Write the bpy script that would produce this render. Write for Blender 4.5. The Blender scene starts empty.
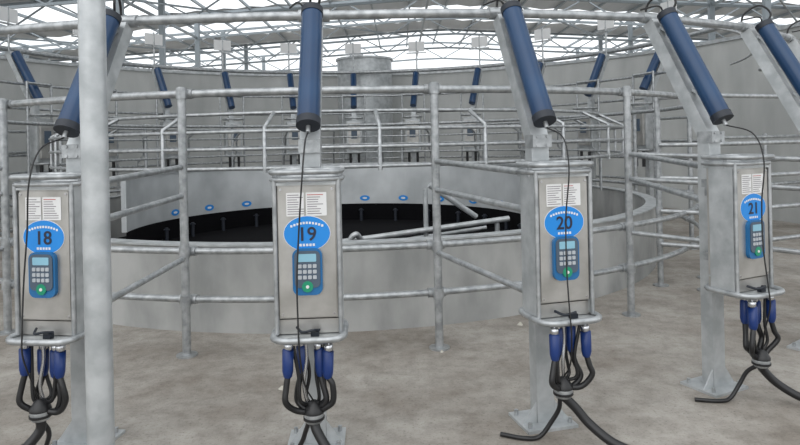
import bpy, math, random
from mathutils import Vector, Matrix, Euler
random.seed(4)
CX,CY=-0.81,9.67
EYE=1.6
STEP=11.5
sc=bpy.context.scene
sc.view_settings.view_transform='Standard'
rad=math.radians

# ------------------------------------------------------------ materials
def mat(name,col,rough=.6,metal=0.,col2=None,scale=8.,bump=0.,detail=6.,lo=.35,hi=.65,spec=None,streak=None):
    m=bpy.data.materials.new(name); m.use_nodes=True
    nt=m.node_tree; b=nt.nodes['Principled BSDF']
    b.inputs['Base Color'].default_value=(*col,1); b.inputs['Roughness'].default_value=rough
    b.inputs['Metallic'].default_value=metal
    if spec is not None: b.inputs['Specular IOR Level'].default_value=spec
    if col2 is not None or bump>0:
        tc=nt.nodes.new('ShaderNodeTexCoord'); mp=nt.nodes.new('ShaderNodeMapping')
        if streak: mp.inputs['Scale'].default_value=streak
        n=nt.nodes.new('ShaderNodeTexNoise'); n.inputs['Scale'].default_value=scale; n.inputs['Detail'].default_value=detail
        nt.links.new(tc.outputs['Object'],mp.inputs['Vector']); nt.links.new(mp.outputs['Vector'],n.inputs['Vector'])
        if col2 is not None:
            r=nt.nodes.new('ShaderNodeValToRGB'); r.color_ramp.elements[0].position=lo; r.color_ramp.elements[1].position=hi
            r.color_ramp.elements[0].color=(*col,1); r.color_ramp.elements[1].color=(*col2,1)
            nt.links.new(n.outputs['Fac'],r.inputs['Fac']); nt.links.new(r.outputs['Color'],b.inputs['Base Color'])
        if bump>0:
            bp=nt.nodes.new('ShaderNodeBump'); bp.inputs['Strength'].default_value=bump; bp.inputs['Distance'].default_value=.02
            nt.links.new(n.outputs['Fac'],bp.inputs['Height']); nt.links.new(bp.outputs['Normal'],b.inputs['Normal'])
    return m
M={}
M['galv']=mat('galvanized_steel',(.30,.315,.325),.38,.65,(.48,.495,.505),18)
M['galv2']=mat('galvanized_plate',(.37,.39,.40),.42,.45,(.53,.55,.56),9)
M['steel']=mat('stainless_brushed',(.38,.37,.35),.34,.7,(.56,.55,.53),5)
M['chrome']=mat('polished_steel',(.6,.61,.63),.2,1.)
M['cyl']=mat('blue_cylinder_paint',(.005,.032,.092),.3,.0,(.007,.045,.12),3)
M['cap']=mat('cylinder_cap_dark',(.012,.016,.025),.5)
M['rub']=mat('black_rubber',(.010,.010,.011),.4)
M['brub']=mat('blue_rubber',(.006,.030,.15),.38)
M['sticker']=mat('blue_sticker',(.01,.23,.66),.4)
M['white']=mat('white_label',(.72,.72,.72),.5)
M['ink']=mat('dark_ink',(.015,.018,.04),.5)
M['redink']=mat('grey_print',(.22,.2,.22),.6)
M['red']=mat('red_print',(.45,.08,.07),.6)
M['kp']=mat('keypad_grey',(.07,.1,.14),.4)
M['kpb']=mat('keypad_blue',(.012,.13,.32),.4)
M['lcd']=mat('keypad_screen',(.25,.48,.60),.25)
M['key']=mat('keypad_keys',(.42,.45,.48),.5)
M['green']=mat('green_button',(.01,.26,.14),.35)
M['wall']=mat('grey_render_wall',(.39,.40,.395),.9,0,(.53,.54,.53),1.2,.15,streak=(1,1,.35))
M['skirt']=mat('cast_concrete',(.25,.255,.25),.85,0,(.42,.42,.41),2.5,.3,streak=(1,1,.5))
M['panel']=mat('panel_light',(.42,.44,.45),.45,.25,(.58,.6,.61),1.5)
M['dark']=mat('pit_shade_black',(.004,.004,.005),.95,spec=.1)  # near-black base colour stands in for the deep shade of the pit
M['roof']=mat('roof_sheet',(.50,.53,.56),.5,.1,(.60,.63,.66),.5)
M['truss']=mat('truss_paint',(.30,.34,.37),.5,.2)
M['stone']=mat('pale_stone',(.5,.48,.42),.9)
def floor_mat():
    m=bpy.data.materials.new('dusty_concrete_floor'); m.use_nodes=True; nt=m.node_tree; b=nt.nodes['Principled BSDF']
    tc=nt.nodes.new('ShaderNodeTexCoord')
    def noise(s,d,rough=.6):
        n=nt.nodes.new('ShaderNodeTexNoise'); n.inputs['Scale'].default_value=s; n.inputs['Detail'].default_value=d; n.inputs['Roughness'].default_value=rough
        nt.links.new(tc.outputs['Object'],n.inputs['Vector']); return n
    def ramp(n,a,c1,bb,c2):
        r=nt.nodes.new('ShaderNodeValToRGB'); e=r.color_ramp.elements; e[0].position=a; e[1].position=bb; e[0].color=(*c1,1); e[1].color=(*c2,1)
        nt.links.new(n.outputs['Fac'],r.inputs['Fac']); return r
    r1=ramp(noise(1.1,8,.65),.36,(.240,.212,.182),.62,(.405,.38,.345))
    r2=ramp(noise(7,8,.75),.38,(.5,.485,.46),.56,(1,1,1))
    r3=ramp(noise(60,4,.7),.30,(.4,.38,.36),.44,(1,1,1))
    mx=nt.nodes.new('ShaderNodeMix'); mx.data_type='RGBA'; mx.blend_type='MULTIPLY'; mx.inputs[0].default_value=.5
    nt.links.new(r1.outputs[0],mx.inputs[6]); nt.links.new(r2.outputs[0],mx.inputs[7])
    mx2=nt.nodes.new('ShaderNodeMix'); mx2.data_type='RGBA'; mx2.blend_type='MULTIPLY'; mx2.inputs[0].default_value=.8
    nt.links.new(mx.outputs[2],mx2.inputs[6]); nt.links.new(r3.outputs[0],mx2.inputs[7])
    nt.links.new(mx2.outputs[2],b.inputs['Base Color']); b.inputs['Roughness'].default_value=.75
    bp=nt.nodes.new('ShaderNodeBump'); bp.inputs['Strength'].default_value=.45; bp.inputs['Distance'].default_value=.02
    nt.links.new(noise(14,10,.7).outputs['Fac'],bp.inputs['Height']); nt.links.new(bp.outputs['Normal'],b.inputs['Normal'])
    return m
M['floor']=floor_mat()

# ------------------------------------------------------------ builder
class B:
    def __init__(s): s.v=[];s.f=[];s.m=[];s.sm=[];s.mats=[]
    def mi(s,k):
        if k not in s.mats: s.mats.append(k)
        return s.mats.index(k)
    def add(s,vs,fs,k,smooth=False):
        o=len(s.v); s.v+= [tuple(x) for x in vs]; i=s.mi(k)
        for f in fs: s.f.append([a+o for a in f]); s.m.append(i); s.sm.append(smooth)
    def box(s,c,d,k,rot=None):
        x,y,z=[a/2 for a in d]
        vs=[Vector(p) for p in [(-x,-y,-z),(x,-y,-z),(x,y,-z),(-x,y,-z),(-x,-y,z),(x,-y,z),(x,y,z),(-x,y,z)]]
        if rot is not None: vs=[rot@p for p in vs]
        vs=[p+Vector(c) for p in vs]
        s.add(vs,[(0,3,2,1),(4,5,6,7),(0,1,5,4),(1,2,6,5),(2,3,7,6),(3,0,4,7)],k)
    def tube(s,pts,r,k,n=12,closed=False,cap=True):
        pts=[Vector(p) for p in pts]; N=len(pts)
        rs=r if isinstance(r,(list,tuple)) else [r]*N
        T=[]
        for i in range(N):
            if closed: t=pts[(i+1)%N]-pts[i-1]
            else:
                a=pts[max(i-1,0)];b=pts[min(i+1,N-1)]; t=b-a
                if t.length<1e-7: t=Vector((0,0,1))
            T.append(t.normalized())
        up=Vector((0,0,1)) if abs(T[0].z)<.9 else Vector((1,0,0))
        x=T[0].cross(up).normalized(); vs=[]
        for i in range(N):
            x=(x-T[i]*x.dot(T[i]))
            if x.length<1e-6: x=T[i].orthogonal()
            x.normalize(); y=T[i].cross(x)
            for j in range(n):
                a=2*math.pi*j/n; vs.append(pts[i]+(x*math.cos(a)+y*math.sin(a))*rs[i])
        fs=[]
        R=N if closed else N-1
        for i in range(R):
            for j in range(n):
                a=i*n+j;b_=i*n+(j+1)%n;c=((i+1)%N)*n+(j+1)%n;d=((i+1)%N)*n+j
                fs.append((a,b_,c,d))
        s.add(vs,fs,k,True)
        if cap and not closed:
            s.add(vs[:n],[tuple(range(n))[::-1]],k); s.add(vs[-n:],[tuple(range(n))],k)
    def cyl(s,a,b,r,k,n=16): s.tube([a,b],r,k,n)
    def bar(s,a,b,w,d,k,ref=(1,0,0)):
        a=Vector(a);b=Vector(b);t=(b-a).normalized();x=Vector(ref);x=(x-t*x.dot(t)).normalized();y=t.cross(x)
        q=[(-w/2,-d/2),(w/2,-d/2),(w/2,d/2),(-w/2,d/2)]
        vs=[p+x*u+y*v for p in(a,b) for u,v in q]
        s.add(vs,[(0,3,2,1),(4,5,6,7),(0,1,5,4),(1,2,6,5),(2,3,7,6),(3,0,4,7)],k)
    def plate(s,outline,z0,z1,k):
        n=len(outline); vs=[(x,y,z0) for x,y in outline]+[(x,y,z1) for x,y in outline]
        s.add(vs,[tuple(range(n))[::-1],tuple(range(n,2*n))]+[(i,(i+1)%n,n+(i+1)%n,n+i) for i in range(n)],k)
    def fplate(s,outline,y0,y1,k):
        n=len(outline); vs=[(x,y0,z) for x,z in outline]+[(x,y1,z) for x,z in outline]
        s.add(vs,[tuple(range(n)),tuple(range(n,2*n))[::-1]]+[(i,n+i,n+(i+1)%n,(i+1)%n) for i in range(n)],k)
    def make(s,name,mx=None,parent=None):
        me=bpy.data.meshes.new(name); me.from_pydata(s.v,[],s.f)
        for k in s.mats: me.materials.append(M[k])
        me.polygons.foreach_set('material_index',s.m); me.polygons.foreach_set('use_smooth',s.sm); me.update()
        o=bpy.data.objects.new(name,me); bpy.context.collection.objects.link(o)
        if parent is not None: o.parent=parent
        elif mx is not None: o.matrix_world=mx
        return o
def spline(P,n=8):
    P=[Vector(p) for p in P]; Q=[P[0]*2-P[1]]+P+[P[-1]*2-P[-2]]; out=[]
    for i in range(1,len(Q)-2):
        a,b,c,d=Q[i-1:i+3]
        for j in range(n):
            t=j/n; out.append(.5*((2*b)+(c-a)*t+(2*a-5*b+4*c-d)*t*t+(3*b-a-3*c+d)*t**3))
    out.append(P[-1]); return out
def rrect(x0,x1,y0,y1,r,n=6):
    o=[]
    for cx,cy,a0 in[(x1-r,y1-r,0),(x0+r,y1-r,90),(x0+r,y0+r,180),(x1-r,y0+r,270)]:
        for i in range(n+1):
            a=rad(a0+90*i/n); o.append((cx+r*math.cos(a),cy+r*math.sin(a)))
    return o
def ell(cx,cz,a,b,n=36): return [(cx+a*math.cos(2*math.pi*i/n),cz+b*math.sin(2*math.pi*i/n)) for i in range(n)]
def P(phi,r,z,cx=CX): a=rad(phi); return Vector((cx+r*math.sin(a),CY-r*math.cos(a),z))
def arc(p0,p1,r,z,step=3,cx=CX):
    n=max(2,int(abs(p1-p0)/step)); zf=z if callable(z) else (lambda q:z)
    return [P(p0+(p1-p0)*i/n,r,zf(p0+(p1-p0)*i/n),cx) for i in range(n+1)]
R0=6.6
def frame(phi): return Matrix.Translation(P(phi,R0,0))@Matrix.Rotation(rad(phi),4,'Z')
def ztop(phi): return 2.325+.0022*min(max(0,phi-3),50)
def empty(name,mx):
    e=bpy.data.objects.new(name,None); e.empty_display_size=.1; bpy.context.collection.objects.link(e); e.matrix_world=mx; return e
def text(s,x,y,z,size,k,parent,name,ext=.001):
    c=bpy.data.curves.new(name,'FONT'); c.body=s; c.size=size; c.align_x='CENTER'; c.align_y='CENTER'; c.extrude=ext
    c.materials.append(M[k]); o=bpy.data.objects.new(name,c); bpy.context.collection.objects.link(o)
    o.parent=parent; o.location=(x,y,z); o.rotation_euler=(rad(90),0,0); return o

# ------------------------------------------------------------ stations
def station(num,phi):
    mx=frame(phi); zt=ztop(phi)
    b=B()
    yb=R0-6.32; yt=R0-5.9
    zt2=zt-.02
    b.bar((0,yb,0),(0,yb,1.62),.105,.085,'galv2')
    b.bar((0,yb,1.60),(0,yt,zt2+.03),.105,.085,'galv2')
    b.box((0,yb,.008),(.30,.26,.016),'galv2')
    for sx in(-1,1):
        b.add([(sx*.055,yb-.04,.016),(sx*.14,yb-.04,.016),(sx*.055,yb-.04,.13),(sx*.055,yb-.03,.016),(sx*.14,yb-.03,.016),(sx*.055,yb-.03,.13)],
              [(0,1,2),(5,4,3),(0,3,4,1),(1,4,5,2),(2,5,3,0)],'galv2')
        for q in(-.09,.09): b.cyl((sx*.12,yb+q,.016),(sx*.12,yb+q,.045),.012,'galv',6)
    b.box((0,yb-.02,1.585),(.115,.10,.07),'galv')
    for zz in(1.56,1.61): b.cyl((-.03,yb-.075,zz),(-.03,yb-.06,zz),.01,'galv',6); b.cyl((.03,yb-.075,zz),(.03,yb-.06,zz),.01,'galv',6)
    b.make('bent_support_post',mx)
    b=B(); a=Vector((0,R0-6.02,zt+.045)); c=Vector((0,R0-6.42,1.70)); d=(c-a).normalized()
    b.cyl(a,c,.060,'cyl',28); b.cyl(a-d*.012,a+d*.03,.064,'cap',28); b.cyl(c-d*.03,c+d*.012,.064,'cap',28)
    b.cyl(c,c+d*.05,.012,'galv',10)
    for t in(.18,.8):
        p=a.lerp(c,t)
        b.bar(p+Vector((0,.04,.0)),p+Vector((0,.115,.05)),.05,.02,'galv')
    b.tube(spline([a+Vector((.03,0,0)),a+Vector((.05,-.03,.09)),a+Vector((.02,.04,.16)),a+Vector((-.02,.14,.1)),a+Vector((-.03,.16,-.02))]),.008,'rub',8)
    b.tube(spline([a+Vector((-.03,0,0)),a+Vector((-.08,.0,.05)),a+Vector((-.14,.1,.04))]),.006,'rub',8)
    b.make('cluster_removal_cylinder',mx)
    e=empty('milking_control_cabinet',mx)
    b=B()
    b.box((0,.095,1.07),(.285,.19,.65),'steel')
    b.fplate(rrect(-.137,.137,.752,1.388,.01,3),-.008,.0,'steel')
    for sx in(-1,1):
        b.box((sx*.155,.08,1.055),(.018,.16,.76),'galv2'); b.cyl((sx*.155,-.01,.67),(sx*.155,-.01,1.43),.011,'galv')
        b.box((sx*.1,.215,1.3),(.04,.06,.05),'galv'); b.box((sx*.1,.215,.85),(.04,.06,.05),'galv')
    b.box((0,.09,1.402),(.33,.21,.012),'galv2')
    b.box((0,.215,1.25),(.2,.05,.06),'galv')
    for z_,y0 in((1.462,-.055),(1.425,-.03)):
        b.tube([(x,y,z_) for x,y in rrect(-.172,.172,y0,.225,.07)],.0135,'galv',10,closed=True)
    for sx in(-1,1): b.cyl((sx*.16,.05,1.40),(sx*.16,.05,1.46),.012,'galv')
    b.plate(rrect(-.165,.165,-.09,.22,.07),.652,.66,'galv2')
    b.tube([(x,y,.664) for x,y in rrect(-.172,.172,-.1,.222,.08)],.0165,'galv',10,closed=True)
    b.box((0,.1,.70),(.30,.17,.07),'steel')
    b.tube(spline([(-.06,.0,.70),(-.03,-.05,.69),(.02,-.06,.7),(.05,-.02,.69)]),.007,'cap',6)
    b.box((.03,-.03,.675),(.04,.03,.025),'cap')
    for x,z in((-.125,1.375),(.125,1.375),(-.125,.765),(.125,.765)): b.cyl((x,-.012,z),(x,-.006,z),.006,'chrome',8)
    b.make('cabinet_body',parent=e)
    b=B()
    b.fplate(rrect(-.098,-.012,1.245,1.360,.003,2),-.0105,-.0085,'white'); b.fplate(rrect(-.003,.098,1.245,1.360,.003,2),-.0105,-.0085,'white')
    for i in range(9):
        z=1.350-i*.0115
        for x0 in(-.092,.004):
            kk='red' if (i==0 and x0>0) else 'redink'
            x1=x0+random.uniform(.045,.082)
            b.fplate([(x0,z-.0035),(x1,z-.0035),(x1,z),(x0,z)],-.0115,-.0106,kk)
    b.fplate(ell(0,1.160,.115,.087),-.0105,-.0085,'white'); b.fplate(ell(0,1.160,.112,.084),-.012,-.0106,'sticker')
    for i in range(11):
        x=-.075+i*.015; z=1.212-abs(i-5)**2*.0006
        b.box((x,-.0125,z),(.010,.001,.011),'white')
    for i in range(5): b.box((-.032+i*.016,-.0125,1.104),(.011,.001,.012),'white')
    b.make('cabinet_stickers',parent=e)
    text(str(num),0,-.0135,1.154,.094,'ink',e,'stall_number',.0008).data.offset=.0012
    b=B()
    b.fplate(rrect(-.072,.072,.862,1.088,.035),-.03,-.008,'kpb'); b.fplate(rrect(-.062,.062,.90,1.078,.025),-.036,-.03,'kp')
    b.fplate(rrect(-.044,.044,1.026,1.064,.004,2),-.038,-.036,'lcd')
    for i in range(4):
        for j in range(3):
            x=-.036+i*.024; z=1.005-j*.027; b.fplate(rrect(x-.009,x+.009,z-.009,z+.009,.003,2),-.04,-.036,'key')
    b.cyl((0,-.038,.905),(0,-.028,.905),.027,'green',20); b.cyl((0,-.041,.905),(0,-.037,.905),.008,'white',14)
    b.make('milk_meter_keypad',parent=e)
    # cluster
    b=B(); j=lambda s=.01: random.uniform(-s,s)
    claw=Vector((j(.025),-.02+j(.02),.285+j(.02)))
    for i,t in enumerate((-.095,-.042,.042,.095)):
        y=-.045 if abs(t)>.06 else .01; y+=j(.015); tilt=j(.012); dz=j(.012)
        b.cyl((t,y,.651),(t,y,.60),.007,'chrome',8)
        b.tube([(t,y,.636+dz),(t,y,.632+dz),(t+tilt*.2,y,.61+dz),(t+tilt*.3,y,.60+dz)],[.017,.022,.022,.019],'chrome',14)
        b.tube([(t,y,.605+dz),(t+tilt*.5,y,.60+dz),(t+tilt,y,.5+dz),(t+tilt,y,.475+dz),(t+tilt,y,.468+dz)],[.020,.0275,.0265,.021,.016],'brub',16)
        s=1 if t>0 else -1
        w=.03 if abs(t)>.06 else .035
        b.tube(spline([(t+tilt,y,.475+dz),(t+s*w*.5,y-.01,.42+j()),(t*.95+s*w+j(),y-.015+j(),.36+j(.015)),(t*.55+s*.02,y*.5-.01,.305+j()),claw+Vector((s*.02,0,.0))]),.015,'rub',10)
        b.tube(spline([(t*.8,y+.02,.62),(t*.6+j(.02),y+.015,.47),(t*.5+s*.01+j(.02),y+.01,.36),claw+Vector((s*.015,.02,.03))]),.009,'rub',8)
    b.tube(spline([(-.02,-.01,.65),(-.015,-.01,.55),(-.03,-.02,.42),(-.01,0,.3)]),.009,'chrome',8)
    b.tube([claw+Vector((0,0,q)) for q in(-.05,-.045,-.02,.0,.01)],[.02,.040,.048,.048,.045],'galv',20)
    b.tube([claw+Vector((0,0,q)) for q in(.0,.012,.03,.05,.06)],[.050,.050,.04,.026,.012],'rub',20)
    b.tube([claw+Vector((0,0,q)) for q in(-.03,-.018)],[.052,.052],'rub',20)
    m=-1 if num<=18 else 1
    b.tube(spline([claw+Vector((0,0,-.04)),(m*.03,-.03,.20),(m*.09,-.08,.12),(m*.18,-.18,.05),(m*.32,-.30,.027),(m*.55,-.42,.026),(m*.85,-.45,.026)]),.024,'rub',10)
    b.cyl((m*.83,-.45,.03),(m*.93,-.45,.03),.03,'galv',14)
    b.tube(spline([claw+Vector((-.02,0,-.03)),(-.03,.03,.18),(-.06,.06,.10),(-.12,.08,.02),(-.2,.10,.013),(-.3,.18,.013)]),.012,'rub',8)
    b.tube(spline([c+d*.05,(-.0,-.02,1.60),(-.01,-.09,1.44),(-.03,-.085,1.2),(-.045+j(),-.095,.95),(-.04,-.12,.72),(-.035,-.125,.6),(-.02,-.08,.45),claw+Vector((0,-.01,.06))]),.0042,'rub',6)
    b.make('milking_cluster',mx)
for k in range(17,24): station(k,3+STEP*(k-19))

# ------------------------------------------------------------ top ring pipes
b=B(); b.tube(arc(-60,80,5.88,lambda q:ztop(q)+.045),.028,'galv',14)
for k in range(17,24):
    q=3+STEP*(k-19); b.tube(arc(q-.9,q+.9,5.88,ztop(q)+.045,1),.038,'galv',14)
b.make('overhead_ring_pipe')
b=B(); b.tube(arc(-60,80,5.5,lambda q:ztop(q)+.13),.013,'galv',10)
for k in range(17,24):
    q=3+STEP*(k-19); b.cyl(P(q,5.5,ztop(q)+.13),P(q,5.87,ztop(q)+.05),.01,'galv',8)
b.make('overhead_air_line')

# ------------------------------------------------------------ barrier ring
b=B()
RP=4.95
for z,r in((2.0,.030),(.79,.026),(.42,.026)): b.tube(arc(0,360,RP-.05,z)[:-1],r,'galv',12,closed=True)
PH=[12.6+22.5*k for k in range(16)]
for q in PH:
    b.tube([P(q,RP,0),P(q,RP,2.05)],.032,'galv',14); b.cyl(P(q,RP,0),P(q,RP,.012),.08,'galv',14)
    for z in(2.0,.79,.42):
        b.tube(arc(q-.8,q+.8,RP-.05,z,1),.038,'galv',12); b.cyl(P(q,RP,z-.04),P(q,RP,z+.04),.042,'galv',12)
for q,s in((12.6,14.5),(-9.9,-8.5),(35.1,37.5),(-32.4,-31.5),(35.1,26)):
    for z in(.72,1.2,1.42):
        if s==26 and z<1: continue
        b.tube([P(q,RP+.03,z+.02),P(s,6.26,z-.02)],.021,'galv',10)
b.make('circular_barrier_rail')

# ------------------------------------------------------------ platform
def wallring(b,r0,r1,z0,z1,p0,p1,k,cx=CX,step=3):
    n=int(abs(p1-p0)/step); vs=[]
    for i in range(n+1):
        q=p0+(p1-p0)*i/n
        vs+=[P(q,r0,z0,cx),P(q,r0,z1,cx),P(q,r1,z1,cx),P(q,r1,z0,cx)]
    fs=[]
    for i in range(n):
        a=i*4;c=a+4
        fs+=[(a,c,c+1,a+1),(a+1,c+1,c+2,a+2),(a+2,c+2,c+3,a+3),(a+3,c+3,c,a)]
    fs+=[(0,1,2,3),(n*4+3,n*4+2,n*4+1,n*4)]
    b.add(vs,fs,k)
e=empty('rotary_milking_platform',Matrix.Translation((0,0,0)))
b=B(); wallring(b,4.28,4.38,0,.74,0,360,'skirt'); b.make('concrete_skirt',parent=e)
b=B(); wallring(b,4.26,4.41,.74,.755,0,360,'galv2'); b.make('skirt_cap',parent=e)
b=B(); wallring(b,.01,4.27,.005,.04,0,360,'dark'); wallring(b,3.02,3.06,.04,.36,80,280,'dark',-1.0); b.make('pit_shade',parent=e)  # pit floor and strip under the panel, shade painted in as near-black
b=B(); wallring(b,3.05,3.12,.36,1.15,80,280,'panel',-1.0); wallring(b,3.02,3.15,1.15,1.18,80,280,'galv2',-1.0); b.make('inner_deck_panel',parent=e)
b=B()
for q in range(100,265,15):
    a=[P(q+1.9*math.cos(2*math.pi*i/20),3.04,.47+.055*math.sin(2*math.pi*i/20),-1.0) for i in range(20)]
    b.add(a,[tuple(range(20))],'sticker')
    a=[P(q+.9*math.cos(2*math.pi*i/12),3.035,.47+.02*math.sin(2*math.pi*i/12),-1.0) for i in range(12)]
    b.add(a,[tuple(range(12))],'white')
b.make('panel_stickers',parent=e)
b=B()
for q in range(92,270,14):
    p=P(q,2.85,.04,-1.0); b.cyl(p,p+Vector((0,0,.24)),.03,'cap',8); b.cyl(p+Vector((0,0,.2)),p+Vector((0,0,.22)),.05,'cap',8)
b.make('drive_rollers',parent=e)
b=B()
for r,z in((4.0,1.72),(4.0,1.56),(4.0,1.38),(3.7,1.90)):
    b.tube(arc(0,360,r,z)[:-1],.017,'galv',8,closed=True)
for i in range(24):
    q=9+15*i
    b.tube([P(q,4.15,.72),P(q,4.15,1.3),P(q,4.0,1.45),P(q,4.0,1.75),P(q,3.7,1.90)] if 90<q<270 else [P(q,4.0,1.34),P(q,4.0,1.75),P(q,3.7,1.90)],.02,'galv',8)
b.make('stall_bail_rails',parent=e)
b=B()
b.tube([(-.72,7.6,.40),(1.35,7.9,.60)],.035,'galv2',12); b.tube([(-.65,7.7,.30),(1.1,8.2,.45)],.025,'galv2',12)
b.tube([(.35,7.8,1.05),(.95,8.0,.62)],.035,'galv2',12)
b.tube(spline([(-.62,7.5,.2),(-.62,7.5,.42),(-.55,7.5,.50),(-.5,7.6,.42)]),.035,'galv2',12)
b.tube([(.3,7.8,.04),(.3,7.8,1.0)],.03,'galv2'); b.tube([(1.2,7.9,.04),(1.2,7.9,.6)],.03,'galv2'); b.tube([(-.62,7.5,.04),(-.62,7.5,.25)],.03,'galv2')
b.make('milk_pipework')

# ------------------------------------------------------------ far stalls
for k in range(-5,6):
    q=183+15*k
    rf=5.6
    mx=Matrix.Translation(P(q,rf,0))@Matrix.Rotation(rad(q),4,'Z')
    b=B()
    b.bar((0,0,0),(0,0,2.35),.11,.09,'galv2'); b.bar((0,0,2.33),(0,-.5,3.30),.11,.09,'galv2')
    b.cyl((0,.10,2.45),(0,-.36,3.28),.075,'cyl',14)
    b.box((0,.12,1.75),(.36,.16,.75),'galv2'); b.box((0,.22,1.75),(.28,.05,.62),'steel'); b.box((0,.25,1.8),(.14,.02,.22),'kp')
    b.tube([(x,y+.15,1.35) for x,y in rrect(-.2,.2,-.15,.2,.08)],.02,'galv',8,closed=True)
    b.tube([(x,y+.15,2.18) for x,y in rrect(-.2,.2,-.15,.2,.08)],.02,'galv',8,closed=True)
    for t in(-.1,.1): b.cyl((t,.2,1.36),(t,.2,1.05),.03,'rub',8)
    for sx in(-.27,.27):
        b.tube([(sx,.1,0),(sx,.1,2.75)],.022,'galv',8)
    b.cyl((-.27,.1,2.72),(.27,.1,2.72),.022,'galv',8)
    b.cyl((0,-.5,3.3),(0,-.5,4.1),.018,'galv',8); b.box((0,-.5,3.95),(.4,.02,.24),'white'); b.box((0,-.48,3.79),(.5,.03,.03),'galv')
    b.make('far_milking_stall_frame',mx)
b=B(); b.tube(arc(95,272,6.15,3.36),.045,'galv',10)
for z in(2.72,2.3,1.9,1.5,1.2,.8): b.tube(arc(95,272,5.72,z),.024,'galv',10)
b.make('far_ring_rail')

# ------------------------------------------------------------ lane fences
def fence(pts,zs,h,name,r=.024):
    b=B()
    for x,y in pts: b.tube([(x,y,0),(x,y,h)],r*1.25,'galv',12); b.cyl((x,y,0),(x,y,.012),.08,'galv')
    for z in zs:
        b.tube([(x,y-.045,z) for x,y in pts],r,'galv',10)
        for x,y in pts: b.cyl((x,y,z-.035),(x,y,z+.035),r*1.6,'galv',10)
    b.make(name)
fence([(2.75,6.7),(3.1,6.45),(4.6,7.1),(6.3,7.9)],(.45,.8,1.15,1.5,2.0),2.05,'lane_fence')
fence([(4.3,8.9),(5.4,9.3),(6.6,9.8)],(.5,.85,1.2,1.55),1.6,'lane_fence')
fence([(-6.7,8.2),(-6.4,9.6),(-6.5,11.4)],(.5,.85,1.2,1.55),1.6,'lane_fence')

# ------------------------------------------------------------ foreground pole
b=B(); X=-1.245;Y=2.56
b.tube([(X,Y,0),(X,Y,7.0)],.052,'galv2',32); b.cyl((X,Y,0),(X,Y,.015),.12,'galv2',24)
b.make('galvanized_roof_column')

# ------------------------------------------------------------ shell
b=B(); b.box((0,15,-.05),(90,90,.1),'floor'); b.make('floor')
b=B(); wallring(b,7.9,8.1,0,3.45,85,285,'wall',step=4); wallring(b,7.86,8.14,3.45,3.52,85,285,'galv2',step=4); b.make('wall_back')
b=B(); b.cyl((-.9,16.7,0),(-.9,16.7,3.75),.72,'galv2',40); b.cyl((-.9,16.7,3.75),(-.9,16.7,3.8),.76,'galv2',40)
for z in(1.2,2.4,3.4): b.cyl((-.9,16.7,z),(-.9,16.7,z+.03),.735,'galv2',40)
b.make('round_column')  # plain grey cylindrical column in front of the back wall

# roof
def roofz(x): return 7.2-abs(x-2)*.06
b=B()
def sheet(y0,y1,k):
    xs=[-30+.5*i for i in range(125)]
    vs=[];fs=[]
    for i,x in enumerate(xs):
        z=roofz(x)+(.03 if i%2 else -.03); vs+=[(x,y0,z),(x,y1,z)]
    for i in range(len(xs)-1): fs.append((2*i,2*i+1,2*i+3,2*i+2))
    b.add(vs,fs,k)
for y0,y1 in((6,9),(12,15),(17.5,20.5),(23.5,26),(29,31.5)): sheet(y0,y1,'roof')
b.make('roof')
for Y_ in(17,20,23.5,27,31,35):
    b=B()
    xs=[-29+1.5*i for i in range(39)]
    for i in range(len(xs)-1):
        a,c=xs[i],xs[i+1]
        b.bar((a,Y_,roofz(a)-.12),(c,Y_,roofz(c)-.12),.09,.09,'truss',(0,1,0)); b.bar((a,Y_,roofz(a)-1.0),(c,Y_,roofz(c)-1.0),.08,.08,'truss',(0,1,0))
        if i%2: b.bar((a,Y_,roofz(a)-1),(c,Y_,roofz(c)-.12),.045,.045,'truss',(0,1,0))
        else: b.bar((a,Y_,roofz(a)-.12),(c,Y_,roofz(c)-1),.045,.045,'truss',(0,1,0))
    for x in(-28,-16,-7.5,10,19,28): b.bar((x,Y_,0),(x,Y_,roofz(x)-.1),.16,.16,'truss')
    b.make('roof_truss')
b=B()
for i in range(38):
    x=-28+1.5*i; b.bar((x,5,roofz(x)-.06),(x,36,roofz(x)-.06),.06,.1,'truss')
for x in(-16,-7.5,1,10,19):
    b.bar((x,17,roofz(x)-1.0),(x,35,roofz(x)-1.0),.07,.07,'truss')
    b.bar((x,17,roofz(x)-1.0),(x+8,27,roofz(x+8)-1.0),.05,.05,'truss')
b.make('roof_purlins')

b=B()
for x,y in((.28,4.75),(1.0,5.4),(-.80,4.1)):
    s=random.uniform(.015,.03); vs=[]
    for i in range(6):
        a=i*math.pi/3; vs.append((x+s*math.cos(a)*random.uniform(.6,1.2),y+s*math.sin(a)*random.uniform(.6,1.2),0))
    vs+= [(x+.3*(v[0]-x),y+.3*(v[1]-y),s*.8) for v in vs[:6]]
    b.add(vs,[(i,(i+1)%6,6+(i+1)%6,6+i) for i in range(6)]+[tuple(range(6,12))],'stone')
b.make('floor_debris')

# ------------------------------------------------------------ light
w=bpy.data.worlds.new('overcast_sky'); sc.world=w; w.use_nodes=True
bg=w.node_tree.nodes['Background']; bg.inputs[0].default_value=(.94,.975,1,1); bg.inputs[1].default_value=1.42
l=bpy.data.lights.new('sun','SUN'); l.energy=.95; l.angle=rad(70); l.color=(1,.98,.96)
o=bpy.data.objects.new('sun',l); bpy.context.collection.objects.link(o); o.rotation_euler=(rad(48),0,rad(-20))

# ------------------------------------------------------------ camera
cam=bpy.data.cameras.new('camera'); cam.sensor_width=36; cam.lens=36*628/800; cam.shift_y=-.1015; cam.clip_end=300
co=bpy.data.objects.new('camera',cam); bpy.context.collection.objects.link(co)
R=Euler((rad(90),0,0)).to_matrix()@Matrix.Rotation(rad(-1.25),3,'Z')
co.matrix_world=Matrix.Translation((0,0,EYE))@R.to_4x4()
sc.camera=co
